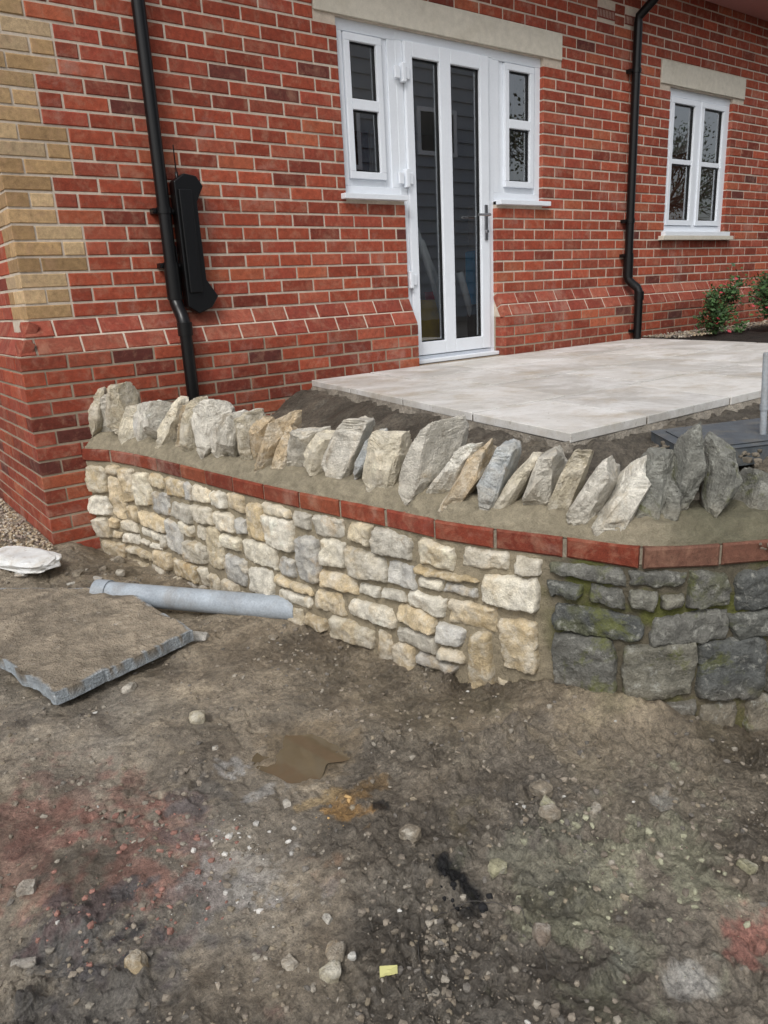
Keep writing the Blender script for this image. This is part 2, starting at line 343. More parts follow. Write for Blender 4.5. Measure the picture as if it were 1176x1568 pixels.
def wstone(s0,s1_,z0,z1_,old,seed):
    r=np.random.default_rng(seed); st=.005; nu=max(10,int((s1_-s0)/st)); nv=max(8,int((z1_-z0)/st))
    u,v=np.meshgrid(np.linspace(-1,1,nu),np.linspace(-1,1,nv),indexing='ij'); u=u.ravel();v=v.ravel()
    k=r.uniform(.08,.46)
    if old: k=r.uniform(.05,.35)
    x=u*((1-k)+k*np.sqrt(1-v*v/2)); y=v*((1-k)+k*np.sqrt(1-u*u/2))
    hw=(s1_-s0)/2;hh=(z1_-z0)/2
    cj=r.uniform(-.28,.24,8)
    jx=cj[0]*-(1-u)*(1-v)/4+cj[1]*(1+u)*(1-v)/4-cj[2]*(1-u)*(1+v)/4+cj[3]*(1+u)*(1+v)/4
    jy=cj[4]*-(1-u)*(1-v)/4-cj[5]*(1+u)*(1-v)/4+cj[6]*(1-u)*(1+v)/4+cj[7]*(1+u)*(1+v)/4
    o=r.uniform(0,90,2); ea=.0095
    S_=(s0+s1_)/2+hw*x+jx*min(hw,.06)+ea*fbm(u*hw*30+o[0],v*hh*30+o[1],oct=4,seed=7,gain=.6)
    Z_=(z0+z1_)/2+hh*y+jy*hh*.9+ea*fbm(u*hw*30+o[1],v*hh*30-o[0],oct=4,seed=8,gain=.6)
    dist=np.minimum((1-np.abs(u))*hw,(1-np.abs(v))*hh)
    rise=sst(0,.0095,dist); amp=r.uniform(.0,.016)
    tilt=r.uniform(-.007,.007,2)
    n=fbm(S_*20+o[0],Z_*20+o[1],oct=6,seed=11,gain=.62); n2=np.abs(fbm(S_*9+o[1],Z_*12,oct=3,seed=12))
    d=-.018+rise*(.026+amp+tilt[0]*u+tilt[1]*v+.012*n-.014*n2)+sst(0,.03,dist)*.004
    L_=OLDC if old else NEWC
    base=np.array(L_[r.integers(len(L_))])*r.uniform(.84,1.12)
    n3=fbm(S_*11+o[1],Z_*11+o[0],oct=5,seed=15,gain=.6)
    alt=np.array((.11,.115,.045) if old else (.50,.37,.19)); 
    cc=base*(1+.3*n[:,None])
    m_=sst(.12,.45,n3)*(.5 if old else .45); cc=cc*(1-m_[:,None])+alt*m_[:,None]
    if not old:
        m_=sst(.1,.45,-n3)*.45; cc=cc*(1-m_[:,None])+np.array([.71,.68,.60])*m_[:,None]
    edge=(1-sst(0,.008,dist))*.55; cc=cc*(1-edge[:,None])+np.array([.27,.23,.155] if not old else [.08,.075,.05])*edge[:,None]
    dirt=sst(-1.10,-1.27,Z_)*.45; cc=cc*(1-dirt[:,None])+np.array([.24,.185,.12])*dirt[:,None]
    (mbO if old else mbN).add(W(S_,Z_,d),grid_faces(nu,nv),np.clip(cc,.02,.8))
rows=[.085,.115,.088,.128,.098,.115,.10]
zt=BB-.004; seed=140; z=zt; blocked=[]
for ri,hh in enumerate(rows):
    z1_=z; z0=z-hh; s=.01+random.uniform(0,.04)
    while s<OLD:
        w=random.choice([.08,.11,.14,.18,.22,.25,.15,.19,.12]) if hh<.1 else random.choice([.09,.12,.16,.20,.24,.14,.18])
        if OLD-s-w<.08: w=OLD-s
        a,b_=s,s+w
        occ=[q for q in blocked if q[2]==ri and q[0]<b_-.005 and q[1]>a+.005]
        if occ:
            q=occ[0]
            if q[0]-s>.06: b_=q[0]; w=b_-a
            else: s=q[1]; continue
        wob=lambda rr,x: .018*math.sin(x*5+rr*1.3)+.009*math.sin(x*13+rr*2.1)
        zl=z0+wob(ri,s+w/2)+random.uniform(-.006,.006); zh=z1_+wob(ri-1,s+w/2) if ri else z1_
        g=.003
        if ri<len(rows)-1 and w>=.09 and w<.18 and random.random()<.20 and not any(qq[2]==ri+1 and qq[0]<b_ and qq[1]>a for qq in blocked):
            zl=z0-rows[ri+1]+wob(ri+1,s); blocked.append((a,b_,ri+1))
            wstone(a+g,b_-g,zl+g,zh-g,False,seed)
        elif hh>.095 and random.random()<.24:
            mz=(zl+zh)/2+random.uniform(-.014,.014); wstone(a+g,b_-g,mz+g*.6,zh-g,False,seed); seed+=1
            if w>.15 and random.random()<.5:
                mm_=a+w*random.uniform(.4,.6); wstone(a+g,mm_-g,zl+g,mz-g*.6,False,seed); seed+=1; wstone(mm_+g,b_-g,zl+g,mz-g*.6,False,seed)
            else: wstone(a+g,b_-g,zl+g,mz-g*.6,False,seed)
        else: wstone(a+g,b_-g,zl+g,zh-g,False,seed)
        seed+=1; s=b_
    z=z0
z=zt
for ri,hh in enumerate([.125,.10,.19,.22]):
    s=OLD+.006+random.uniform(0,.02)
    while s<SL-.1:
        w=random.uniform(.12,.30); g=.0005
        if random.random()<.25 and hh>.12:
            wstone(s+g,s+w-g,z-hh*.5+g,z-g,True,seed); seed+=1; wstone(s+g,s+w*.5,z-hh+g,z-hh*.5-g,True,seed); seed+=1; wstone(s+w*.5,s+w-g,z-hh+g,z-hh*.5-g,True,seed)
        else: wstone(s+g,s+w-g,z-hh+g+random.uniform(-.016,.008),z-g,True,seed)
        seed+=1; s+=w
    z-=hh
mbN.obj('rubble_stones',M_stone,True,wall); mbO.obj('weathered_rubble_stones',M_old,True,wall)

def addbrick(mb,o,u,v,n,w,h,dep,colr,ch=.004):
    j=lambda a:random.uniform(-a,a)
    pr=j(.0018)
    def p(a,b_,c_): return o+u*a+v*b_+n*(c_+pr)
    e=ch
    vs=[p(0,0,-e),p(w,0,-e),p(w,h,-e),p(0,h,-e),p(e+j(.0015),e+j(.0015),j(.0006)),p(w-e+j(.0015),e+j(.0015),j(.0006)),p(w-e+j(.0015),h-e+j(.0015),j(.0006)),p(e+j(.0015),h-e+j(.0015),j(.0006)),
        p(0,0,-dep),p(w,0,-dep),p(w,h,-dep),p(0,h,-dep)]
    fs=[(4,5,6,7),(0,1,5,4),(1,2,6,5),(2,3,7,6),(3,0,4,7),(8,9,1,0),(9,10,2,1),(10,11,3,2),(11,8,0,3),(11,10,9,8)]
    mb.add(vs,fs,colr)
RB=[lin(160,76,54),lin(168,82,58),lin(152,70,50),lin(142,66,48),lin(174,94,66),lin(128,60,46),lin(160,76,58),lin(110,58,50),lin(148,74,56),lin(168,88,66),lin(98,56,50)]
RW=[8,8,8,6,4,3.5,7,1.2,6,5,.5]
def redc(k=1.0):
    c_=np.array(random.choices(RB,RW)[0])*random.uniform(.84,1.12)*k; return tuple(c_)
mb=MB(); s=.0
while s<SL-.22:
    x,y,tx,ty,nx,ny=[float(q) for q in C(s+.1075)]
    t=Vector((tx,ty,0)); n=Vector((nx,ny,0)); o=Vector((x,y,ZT-.066))-t*.1075+n*.006
    cc=np.array(redc(.64))
    if s>2.95: cc=cc*.6+np.array([.06,.055,.04])
    addbrick(mb,o+t*.0055,t,Vector((0,0,1)),n,.204,.062,.09,tuple(cc),.006); s+=.2155
mb.obj('brick_band',M_brick,parent=wall)
prof=[(-.004,ZT-.006),(-.008,ZT+.002),(-.022,ZT+.020),(-.045,ZT+.046),(-.085,ZT+.062),(-.15,ZT+.07),(-.22,ZT+.06),(-.27,ZT+.035),(-.30,ZT-.03)]
pp=np.array(prof); tt=np.linspace(0,len(pp)-1,44); pd=np.interp(tt,range(len(pp)),pp[:,0]); pz=np.interp(tt,range(len(pp)),pp[:,1])
sv=np.linspace(0,SL,900); A_,B_=np.meshgrid(sv,np.arange(44),indexing='ij')
dd=pd[B_]; zz_=pz[B_]; nn=fbm(A_*22,dd*22,zz_*22,oct=5,seed=70,gain=.6)
fade=np.minimum(1,(B_/6.0))
pts=W(A_.ravel(),(zz_+.016*nn*fade).ravel(),(dd+.012*nn*fade).ravel())
mo=np.ones((A_.size,3))*np.array([.28,.245,.175])*(1+.3*nn.ravel()[:,None]); om=sst(3.0,3.2,A_.ravel()); mo=mo*(1-om[:,None])+np.array([.15,.14,.095])*om[:,None]
obj('coping_mortar',pts.tolist(),grid_faces(900,44),M_wmort,mo,True,wall)
CR=(.66,.60,.47);GY_=(.54,.51,.44);TN=(.50,.39,.25);WH=(.71,.68,.60);LG=(.60,.57,.50);BL=(.42,.44,.44);OG=(.44,.39,.29);DK=(.21,.21,.185)
cop=[(.04,.11,-.42,.3,OG),(.13,.08,-.45,.45,GY_),(.215,.12,-.385,.1,OG),(.31,.09,-.46,.45,CR),(.41,.09,-.47,.5,WH),(.52,.10,-.45,.5,WH),(.63,.10,-.45,.4,CR),(.74,.08,-.47,.3,TN),(.84,.10,-.43,.15,OG),
(.97,.17,-.425,.05,LG),(1.105,.09,-.475,.35,LG),(1.195,.09,-.475,.45,GY_),(1.29,.11,-.45,.25,OG),(1.385,.08,-.46,.55,TN),(1.46,.08,-.445,.6,TN),(1.54,.07,-.465,.6,TN),(1.635,.10,-.455,.4,GY_),(1.745,.13,-.47,.55,CR),(1.875,.13,-.44,.55,LG),(1.97,.065,-.485,.7,BL),(2.08,.14,-.47,.35,CR),
(2.245,.15,-.42,.5,LG),(2.36,.08,-.49,.7,WH),(2.445,.085,-.46,.6,TN),(2.54,.095,-.48,.35,BL),(2.62,.06,-.50,.7,CR),(2.695,.095,-.475,.45,GY_),(2.78,.065,-.48,.45,OG),(2.86,.085,-.495,.6,LG),(2.95,.09,-.505,.8,WH),(3.045,.095,-.485,.25,DK),(3.11,.05,-.56,.2,DK),(3.178,.055,-.395,.1,DK),(3.285,.095,-.435,.1,DK)]
s=3.40
while s<SL-.1:
    cop.append((s,random.uniform(.07,.10),random.uniform(-.52,-.46),random.uniform(.1,.3),DK)); s+=random.uniform(.1,.14)
mb=MB();mbd=MB()
for i,(s,t,top,lean,cc) in enumerate(cop):
    z0=ZT+.01; h=top-z0+.02; dep=random.uniform(.15,.22)
    if cc is DK: dep=.15
    v,f=rock(5 if s<3.4 else 4,(t*1.15,dep,h*random.uniform(.98,1.08)),330+i,boxy=random.uniform(.28,.58),planes=12,nz=.075,cut=(.52,.94))
    zc=v[:,2]/h+.5
    v[:,0]*=(1.08-.36*zc*random.uniform(.0,1.4)); v[:,0]+=lean*(v[:,2])*.8
    v=rotz(v,random.uniform(-.35,.28) if cc is not DK else random.uniform(-.12,.12))
    v[:,1]*=(1.05-.35*zc*random.random())
    x,y,tx,ty,nx,ny=[float(q) for q in C(s)]
    cx=x-nx*.135;cy_=y-ny*.135
    wx=cx+v[:,0]*tx+v[:,1]*(-nx); wy=cy_+v[:,0]*ty+v[:,1]*(-ny); wz=z0+h/2-.01+v[:,2]
    n=fbm(wx*14,wy*14,wz*14,oct=5,seed=80+i,gain=.6); n2=fbm(wx*30,wy*30,wz*30,oct=4,seed=81,gain=.6)
    rn=.008*n2+.010*np.abs(fbm(wx*18,wy*18,wz*40,oct=4,seed=83,gain=.6)); wx=wx+rn*nx*1.3; wy=wy+rn*ny*1.3; wz=wz+rn*.5
    base=np.array(cc); k=base*(1+.45*n[:,None]); 
    alt=np.array(TN if i%2==0 else GY_); m_=sst(.1,.5,n2)*.35; k=k*(1-m_[:,None])+alt*m_[:,None]
    m_=sst(.12,.45,-n2)*.45
    if cc is DK: k=base*(1+.5*n[:,None]); k=k*(1-m_[:,None])+np.array([.38,.39,.35])*m_[:,None]
    else: k=k*(1-m_[:,None])+np.array([.70,.67,.60])*m_[:,None]
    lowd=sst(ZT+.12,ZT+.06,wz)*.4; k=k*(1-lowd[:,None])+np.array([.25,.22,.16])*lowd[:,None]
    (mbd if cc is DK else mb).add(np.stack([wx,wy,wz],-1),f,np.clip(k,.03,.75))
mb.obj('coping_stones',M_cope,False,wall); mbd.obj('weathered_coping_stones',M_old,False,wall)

# ------------------------------------------------------------ house
house=empty('brick_house')
HX0,HX1=.884,13.0; FY=4.10; PO=.09; PZ=-.215; WZ=-.045; TOPZ=2.36
holesF=[(2.86,4.68,.60,1.575),(3.33,4.18,-2,1.575),(6.30,7.31,.36,1.56)]
lints=[(2.70,4.88,1.583,1.762),(6.14,7.50,1.573,1.752)]
vents=[(5.28,5.50,1.93,2.0),(5.62,5.84,1.93,2.0)]
mbk=MB()
BUFF=[lin(192,160,118),lin(182,150,108),lin(202,174,134),lin(172,144,106),lin(190,166,132),lin(162,132,94)]
def seg_sub(a,b_,holes,z0,z1):
    segs=[(a,b_)]
    for (h0,h1,k0,k1) in holes:
        if z1>k0+.01 and z0<k1-.01:
            ns_=[]
            for p,q in segs:
                if h1<=p or h0>=q: ns_.append((p,q))
                else:
                    if h0-p>.02: ns_.append((p,h0))
                    if q-h1>.02: ns_.append((h1,q))
            segs=ns_
    return segs
def fillrow(mb,org,u,v,n,a,b_,phase,h,dep,cf):
    edges=[a]; k=math.floor((a-phase)/.225)+1; x=phase+k*.225
    while x<b_: edges.append(x); x+=.225
    edges.append(b_)
    if len(edges)>2 and edges[1]-edges[0]<.05: edges.pop(1)
    if len(edges)>2 and edges[-1]-edges[-2]<.05: edges.pop(-2)
    for i in range(len(edges)-1):
        x0=edges[i]+(.0055 if i>0 else 0); x1=edges[i+1]-(.0055 if i<len(edges)-2 else 0)
        if x1-x0<.02: continue
        addbrick(mb,org+u*x0,u,v,n,x1-x0,h,dep,cf(x0,x1))
UX=Vector((1,0,0));UY=Vector((0,1,0));UZ=Vector((0,0,1))
row=0; z=WZ
while z<TOPZ:
    z0=z+.006; h=.0635; blk=(row//3)%2; qw=.3375 if blk==1 else .225
    even=row%2==0
    extra=lints+vents
    bc=lambda a,b_:tuple(np.array(random.choice(BUFF))*random.uniform(.85,1.08))
    o=Vector((0,FY,z0))
    if even: fillrow(mbk,o,UX,UZ,-UY,HX0,HX0+qw-.005,HX0,h,.1025,bc)
    else: fillrow(mbk,o,UX,UZ,-UY,HX0+.1125,HX0+qw-.005,HX0+.1125,h,.1025,bc)
    for p,q in seg_sub(HX0+qw+.005,HX1,holesF+extra,z0,z0+h):
        fillrow(mbk,o,UX,UZ,-UY,p,q,.884+(0 if even else .1125),h,.1025,lambda a,b_:redc())
    o=Vector((HX0,0,z0)); y0=FY+.1125 if even else FY
    qe=FY+ (.225 if blk==1 else .3375)
    fillrow(mbk,o,UY,UZ,-UX,y0,qe-.005,y0 if not even else FY+.1125,h,.1025,bc)
    fillrow(mbk,o,UY,UZ,-UX,qe+.005,9.0,FY+(0 if not even else .1125),h,.1025,lambda a,b_:redc())
    z+=.075; row+=1
sl=Vector((0,PO,WZ-PZ)); SLn=sl.length; vd=sl.normalized(); nd=Vector((0,-(WZ-PZ),PO)).normalized()
sl2=Vector((PO,0,WZ-PZ)); vd2=sl2.normalized(); nd2=Vector((-(WZ-PZ),0,PO)).normalized()
PK=[lin(162,82,64),lin(154,74,58),lin(168,92,72),lin(144,68,54)]
for r_ in range(2):
    hh=SLn/2-.010
    o=Vector((0,FY-PO,PZ))+vd*(r_*SLn/2+.006)
    off=PO*(r_/2)
    pc=lambda a,b_:tuple(np.array(random.choice(PK))*random.uniform(.72,.98))
    for p,q in seg_sub(HX0-PO+off+.01,HX1,[(3.33,4.18,-2,1)],-.2,-.1):
        fillrow(mbk,o,UX,vd,nd,p,q,.884+.1125*r_,hh,.05,pc)
    o=Vector((HX0-PO,0,PZ))+vd2*(r_*SLn/2+.006)
    fillrow(mbk,o,UY,vd2,nd2,FY-PO+off+.01,9.0,FY+.1125*r_,hh,.05,pc)
z=PZ-.075; row=0
while z>-1.55:
    z0=z+.006;h=.0635; even=row%2==0; k=.92 if z>-.5 else .78
    o=Vector((0,FY-PO,z0)); a=HX0-PO+(0 if even else .1125)
    xr=HX1 if z>-.7 else 6.0
    for p,q in seg_sub(a,xr,[(3.33,4.18,-.5,1)],z0,z0+h):
        fillrow(mbk,o,UX,UZ,-UY,p,q,HX0-PO+(0 if even else .1125),h,.1025,lambda a,b_:redc(k))
    o=Vector((HX0-PO,0,z0)); y0=FY-PO+(.1125 if even else 0)
    fillrow(mbk,o,UY,UZ,-UX,y0,9.0,y0,h,.1025,lambda a,b_:redc(k))
    z-=.075; row+=1
mbk.obj('wall_bricks',M_brick,parent=house)
mb=MB(); RD=.0045
def backing(u0,u1,w0,w1,holes,fn):
    us=sorted(set([u0,u1]+[x for h in holes for x in h[:2] if u0<x<u1])); ws=sorted(set([w0,w1]+[x for h in holes for x in h[2:] if w0<x<w1]))
    for i in range(len(us)-1):
        for j in range(len(ws)-1):
            cu=(us[i]+us[i+1])/2;cw=(ws[j]+ws[j+1])/2
            if any(h[0]<cu<h[1] and h[2]<cw<h[3] for h in holes): continue
            fn(us[i],us[i+1],ws[j],ws[j+1])
UM=(.58,.50,.41);LM=(.34,.28,.21)
hb=[(a-.004,b_+.004,c_-.004,d+.004) for a,b_,c_,d in holesF]
backing(HX0+RD,HX1,WZ,TOPZ+.05,hb+lints,lambda a,b_,c_,d:mb.box(a,b_,FY+RD,FY+.30,c_,d,UM))
mb.box(HX0+RD,HX0+.3,FY+.3,9.0,WZ,TOPZ+.05,UM)
backing(HX0-PO+RD,HX1,-1.6,PZ,[(3.326,4.184,-.5,1)],lambda a,b_,c_,d:mb.box(a,b_,FY-PO+RD,FY+.30,c_,d,LM))
mb.box(HX0-PO+RD,HX0+.3,FY+.3,9.0,-1.6,PZ,LM)
for a,b_ in ((HX0-.03,3.326),(4.184,HX1)):
    y0=FY-PO+RD+.002
    vs=[(a,y0,PZ),(a,FY+.2,PZ),(a,FY+.2,WZ),(a,FY+RD+.002,WZ),(b_,y0,PZ),(b_,FY+.2,PZ),(b_,FY+.2,WZ),(b_,FY+RD+.002,WZ)]
    mb.add(vs,[(0,1,2,3),(7,6,5,4),(0,3,7,4),(3,2,6,7)],UM)
x0=HX0-PO+RD+.002
mb.add([(x0,FY-PO+.05,PZ),(HX0+RD+.002,FY-PO+.05,WZ),(x0,9,PZ),(HX0+RD+.002,9,WZ),(x0,FY-PO+RD+.002,PZ),(HX0+RD+.002,FY+RD,WZ)],[(4,5,3,2)],UM)
mb.add([(x0,FY-PO+RD+.002,PZ),(HX0+.1,FY-PO+RD+.002,PZ),(HX0+.1,FY+RD+.002,WZ),(HX0+RD+.002,FY+RD+.002,WZ)],[(0,1,2,3)],UM)
mb.obj('mortar_joints',M_mort,parent=house)
mb=MB(); mb.box(HX1-.3,HX1+.01,FY+.31,9,-1.6,TOPZ+.05,redc())
backing(HX0+.3,HX1-.3,-1.6,TOPZ+.05,[(1.6,5.4,-.45,1.9),(10.6,12.4,.2,1.9)],lambda a,b_,c_,d:mb.box(a,b_,8.7,9.0,c_,d,(.2,.07,.05))); mb.obj('back_walls',M_brick,parent=house)  # unseen rear openings added to let daylight into the rooms
mb=MB(); mb.box(HX0+.31,HX1-.31,FY+.31,8.69,-.60,-.475); mb.box(HX0+.31,HX1-.31,FY+.31,8.69,2.05,2.1); mb.box(HX0+.31,2.6,6.9,6.95,-.474,2.049); mb.box(6.4,9.8,8.55,8.60,-.474,2.049); mb.obj('interior_rooms',M_int,parent=house)
mb=MB()
for a,b_,c_,d in lints: mb.box(a+.004,b_-.004,FY-.008,FY+.29,c_,d-.004)
mb.obj('lintels',M_lint,parent=house,bevel=.004)
mb=MB()
for a,b_,c_,d in vents:
    mb.box(a+.005,b_-.005,FY+.02,FY+.09,c_,d-.004,lin(70,38,34))
    mb.box(a+.005,b_-.005,FY-.001,FY+.02,c_,c_+.008,lin(130,68,58)); mb.box(a+.005,b_-.005,FY-.001,FY+.02,d-.012,d-.004,lin(130,68,58))
    for i in range(12):
        x=a+.006+i*(b_-a-.02)/11; mb.box(x,x+.007,FY+.0,FY+.02,c_+.008,d-.012,lin(130,68,58))
mb.obj('air_bricks',M_brick,parent=house)
# roof
EY=3.74;RB0=2.26
mb=MB(); mb.box(HX0-.3,HX1+.3,EY,FY-.01,RB0,RB0+.01,(.50,.24,.22)); mb.obj('soffit',M_col,parent=house)
mb=MB(); mb.box(HX0-.3,HX1+.3,EY-.02,EY-.001,RB0-.015,RB0+.15,lin(150,88,86)); mb.obj('fascia',M_col,parent=house)
mb=MB(); L=5.2; nrow=34; RZ0=RB0+.15
for i in range(nrow):
    y0=EY-.06+i*L/nrow*.62; z0=RZ0+i*L/nrow*.5
    y1=y0+L/nrow*.72; z1=z0+L/nrow*.58
    mb.add([(HX0-.35,y0,z0),(HX1+.35,y0,z0),(HX1+.35,y1,z1),(HX0-.35,y1,z1),(HX0-.35,y0,z0-.02),(HX1+.35,y0,z0-.02)],[(0,1,2,3),(4,5,1,0)],redc(.7))
ry=EY-.06+L*.62; rz=RZ0+L*.5
mb.add([(HX0-.35,ry,rz),(HX1+.35,ry,rz),(HX1+.35,9.4,2.3),(HX0-.35,9.4,2.3)],[(0,1,2,3)],redc(.7))
for x in (HX0,HX1): mb.add([(x,FY,2.36),(x,9,2.36),(x,ry,rz-.06)],[(0,1,2)],redc())
mb.obj('tiled_roof',M_brick,parent=house)

def frame_rect(mb,x0,x1,z0,z1,w,y0,y1):
    mb.box(x0,x1,y0,y1,z1-w,z1); mb.box(x0,x1,y0,y1,z0,z0+w); mb.box(x0,x0+w,y0,y1,z0+w,z1-w); mb.box(x1-w,x1,y0,y1,z0+w,z1-w)
def pane(x0,x1,z0,z1,y,g,bead):
    g.add([(x0,y,z0),(x1,y,z0),(x1,y,z1),(x0,y,z1)],[(0,1,2,3)])
    w=.009
    for (a,b_,c_,d) in ((x0,x1,z1-w,z1),(x0,x1,z0,z0+w),(x0,x0+w,z0+w,z1-w),(x1-w,x1,z0+w,z1-w)):
        bead.box(a,b_,y-.012,y-.002,c_,d,(.02,.02,.02))
win=MB();gl=MB();bead=MB()
fy=FY+.035
for (X0,X1,px0,px1) in ((2.852,3.325,2.965,3.165),(4.185,4.690,4.345,4.565)):
    frame_rect(win,X0,X1,.592,1.582,.065,fy,fy+.07)
    frame_rect(win,px0-.042,px1+.042,.70,1.51,.042,fy-.012,fy+.055)
    win.box(px0,px1,fy-.012,fy+.05,1.095,1.155)
    win.box(X0+.065,px0-.042,fy+.012,fy+.06,.657,1.517); win.box(px1+.042,X1-.065,fy+.012,fy+.06,.657,1.517); win.box(px0-.042,px1+.042,fy+.012,fy+.06,.657,.70)
    pane(px0,px1,.742,1.095,fy+.02,gl,bead); pane(px0,px1,1.155,1.468,fy+.02,gl,bead)
win.box(2.82,3.326,FY-.045,fy-.001,.572,.604); win.box(4.184,4.73,FY-.045,fy-.001,.572,.604)
frame_rect(win,6.292,7.318,.388,1.568,.065,fy,fy+.07); win.box(6.26,7.35,FY-.045,fy-.001,.362,.398); win.box(6.775,6.835,fy,fy+.07,.453,1.503)
for a,b_ in ((6.36,6.775),(6.835,7.25)):
    frame_rect(win,a+.002,b_-.002,.457,1.498,.045,fy-.012,fy+.05); win.box(a+.047,b_-.047,fy-.005,fy+.045,.97,1.01)
    pane(a+.047,b_-.047,.502,.97,fy+.02,gl,bead); pane(a+.047,b_-.047,1.01,1.453,fy+.02,gl,bead)
win.obj('window_frames',M_white,parent=house,bevel=.004)
sil=MB(); sil.box(6.22,7.40,FY-.055,FY+.02,.325,.361); sil.obj('stone_sill',M_lint,parent=house,bevel=.003)
door=MB()
frame_rect(door,3.322,4.188,-.505,1.58,.058,fy-.002,fy+.077)
DL=[(3.382,3.445),(3.675,3.775),(4.045,4.128)]
for a,b_ in DL: door.box(a,b_,fy-.022,fy+.05,-.44,1.521)
for a,b_ in ((3.445,3.675),(3.775,4.045)):
    door.box(a,b_,fy-.022,fy+.05,1.435,1.521); door.box(a,b_,fy-.022,fy+.05,-.44,-.35)
    pane(a,b_,-.35,1.435,fy+.01,gl,bead)
door.box(3.335,4.175,FY-.03,fy-.003,-.495,-.468)
for zz0 in (1.28,.66,.02): 
    door.box(3.345,3.375,fy-.045,fy-.003,zz0,zz0+.11); door.box(3.376,3.41,fy-.036,fy-.023,zz0+.02,zz0+.09)
for zz0 in (1.28,.66): door.box(3.295,3.335,fy-.032,fy-.014,zz0+.02,zz0+.09)
door.obj('glazed_door',M_white,parent=house,bevel=.004)
gl.obj('window_glass_panes',M_glass,parent=house); bead.obj('glazing_gaskets',M_black,parent=house)
hd=MB(); hd.box(4.072,4.100,fy-.032,fy-.0225,.33,.57); hd.tube([(4.086,fy-.03,.50),(4.086,fy-.07,.50),(4.08,fy-.075,.50),(3.965,fy-.075,.497)],.009,n=10); hd.tube([(4.086,fy-.03,.39),(4.086,fy-.045,.39)],.012,n=10)
hd.obj('door_handle',M_metal,parent=house,bevel=.002)
it=empty('stored_building_materials')
mb=MB()
mb.tube([(3.90,4.30,-.45),(3.74,4.30,.02),(3.58,4.30,.42)],.022,(.8,.8,.8)); mb.tube([(3.97,4.32,-.45),(3.77,4.32,.08),(3.64,4.32,.34)],.024,(.8,.8,.79)); mb.tube([(4.24,4.34,-.45),(4.03,4.34,.12)],.026,(.78,.78,.78))
mb.obj('plastic_tubes',M_col,True,it)
mb=MB(); mb.box(4.12,4.32,4.28,4.38,-.12,.27,(.04,.45,.85)); mb.box(4.125,4.315,4.285,4.375,-.47,-.121,(.14,.14,.15)); mb.obj('blue_storage_box',M_col,parent=it,bevel=.015)
mb=MB(); mb.tube([(3.86,4.50,-.47),(3.86,4.50,-.46),(3.86,4.50,-.08),(3.86,4.50,-.07)],[.08,.10,.11,.12],(.75,.50,.04),n=24); mb.obj('yellow_bucket',M_col,parent=it,auto=.6)
mb=MB(); mb.tube([(4.06,4.62,-.47),(4.06,4.62,-.02),(4.06,4.62,-.01)],[.09,.11,.12],(.62,.05,.03),n=24); mb.obj('red_bucket',M_col,parent=it,auto=.6)

# ------------------------------------------------------------ drainpipes
def drain(name,X,zbot,ztop,jog=0,bend=None):
    e=empty(name); mb=MB(); yu=FY-.055; yl=FY-PO-.05
    pts=[(X,yu,.16),(X,yu,ztop)]
    if bend: pts+=bend
    mb.tube(pts,.034,n=24)
    mb.tube([(X,yu,.20),(X,yu,.06),(X,yu,.02)],.041,n=24)
    mb.tube([(X,yu,.03),(X,yu-.008,.0),(X+jog*.4,yu-.03,-.03),(X+jog,yl+.02,-.07),(X+jog,yl,-.11),(X+jog,yl,-.14)],.035,n=24)
    mb.tube([(X+jog,yl,-.10),(X+jog,yl,-.17)],.041,n=24)
    mb.tube([(X+jog,yl,-.13),(X+jog,yl,zbot)],.034,n=24)
    mb.obj('pipe',M_black,parent=e,auto=.7)
    mb=MB()
    for zc in [.20,.475]+([1.6] if jog else []):
        mb.tube([(X,yu,zc-.016),(X,yu,zc+.016)],.040,n=20); mb.box(X-.058,X+.058,yu+.012,FY+.0,zc-.013,zc+.013)
        mb.tube([(X-.05,yu+.012,zc),(X-.05,yu+.002,zc)],.008,n=8); mb.tube([(X+.05,yu+.012,zc),(X+.05,yu+.002,zc)],.008,n=8)
    mb.box(X+jog-.06,X+jog+.06,yl+.015,FY-PO,zbot+.06,zbot+.085)
    mb.obj('brackets',M_black,parent=e,auto=.6)
drain('drainpipe',1.64,-.62,2.25)
drain('drainpipe',5.72,-.50,1.93,jog=.05,bend=[(5.72,FY-.06,1.98),(5.75,3.88,2.10),(5.75,3.80,2.2),(5.75,3.80,2.27)])
e=empty('outdoor_antenna_box'); mb=MB()
prof=[(1.70,.62),(1.76,.66),(1.83,.65),(1.865,.60),(1.82,.52),(1.825,.12),(1.885,.03),(1.84,-.03),(1.76,-.06),(1.70,-.02)]
n_=len(prof); vs=[(x,FY-.085,z) for x,z in prof]+[(x,FY-.015,z) for x,z in prof]
mb.add(vs,[tuple(range(n_))]+[tuple(range(n_,2*n_))[::-1]]+[(i,(i+n_),(i+1)%n_+n_,(i+1)%n_) for i in range(n_)])
mb.box(1.715,1.79,FY-.10,FY-.0855,.05,.58)
mb.obj('housing',M_black,parent=e,bevel=.006)
mb=MB(); mb.tube([(1.735,FY-.05,.60),(1.735,FY-.05,.67),(1.735,FY-.05,.671),(1.735,FY-.05,.80)],[.009,.009,.004,.003],n=8); mb.tube([(1.735,FY-.02,.0),(1.70,FY-.01,.08),(1.69,FY-.03,.3)],.004,n=6); mb.obj('antenna',M_black,parent=e,smooth=True)

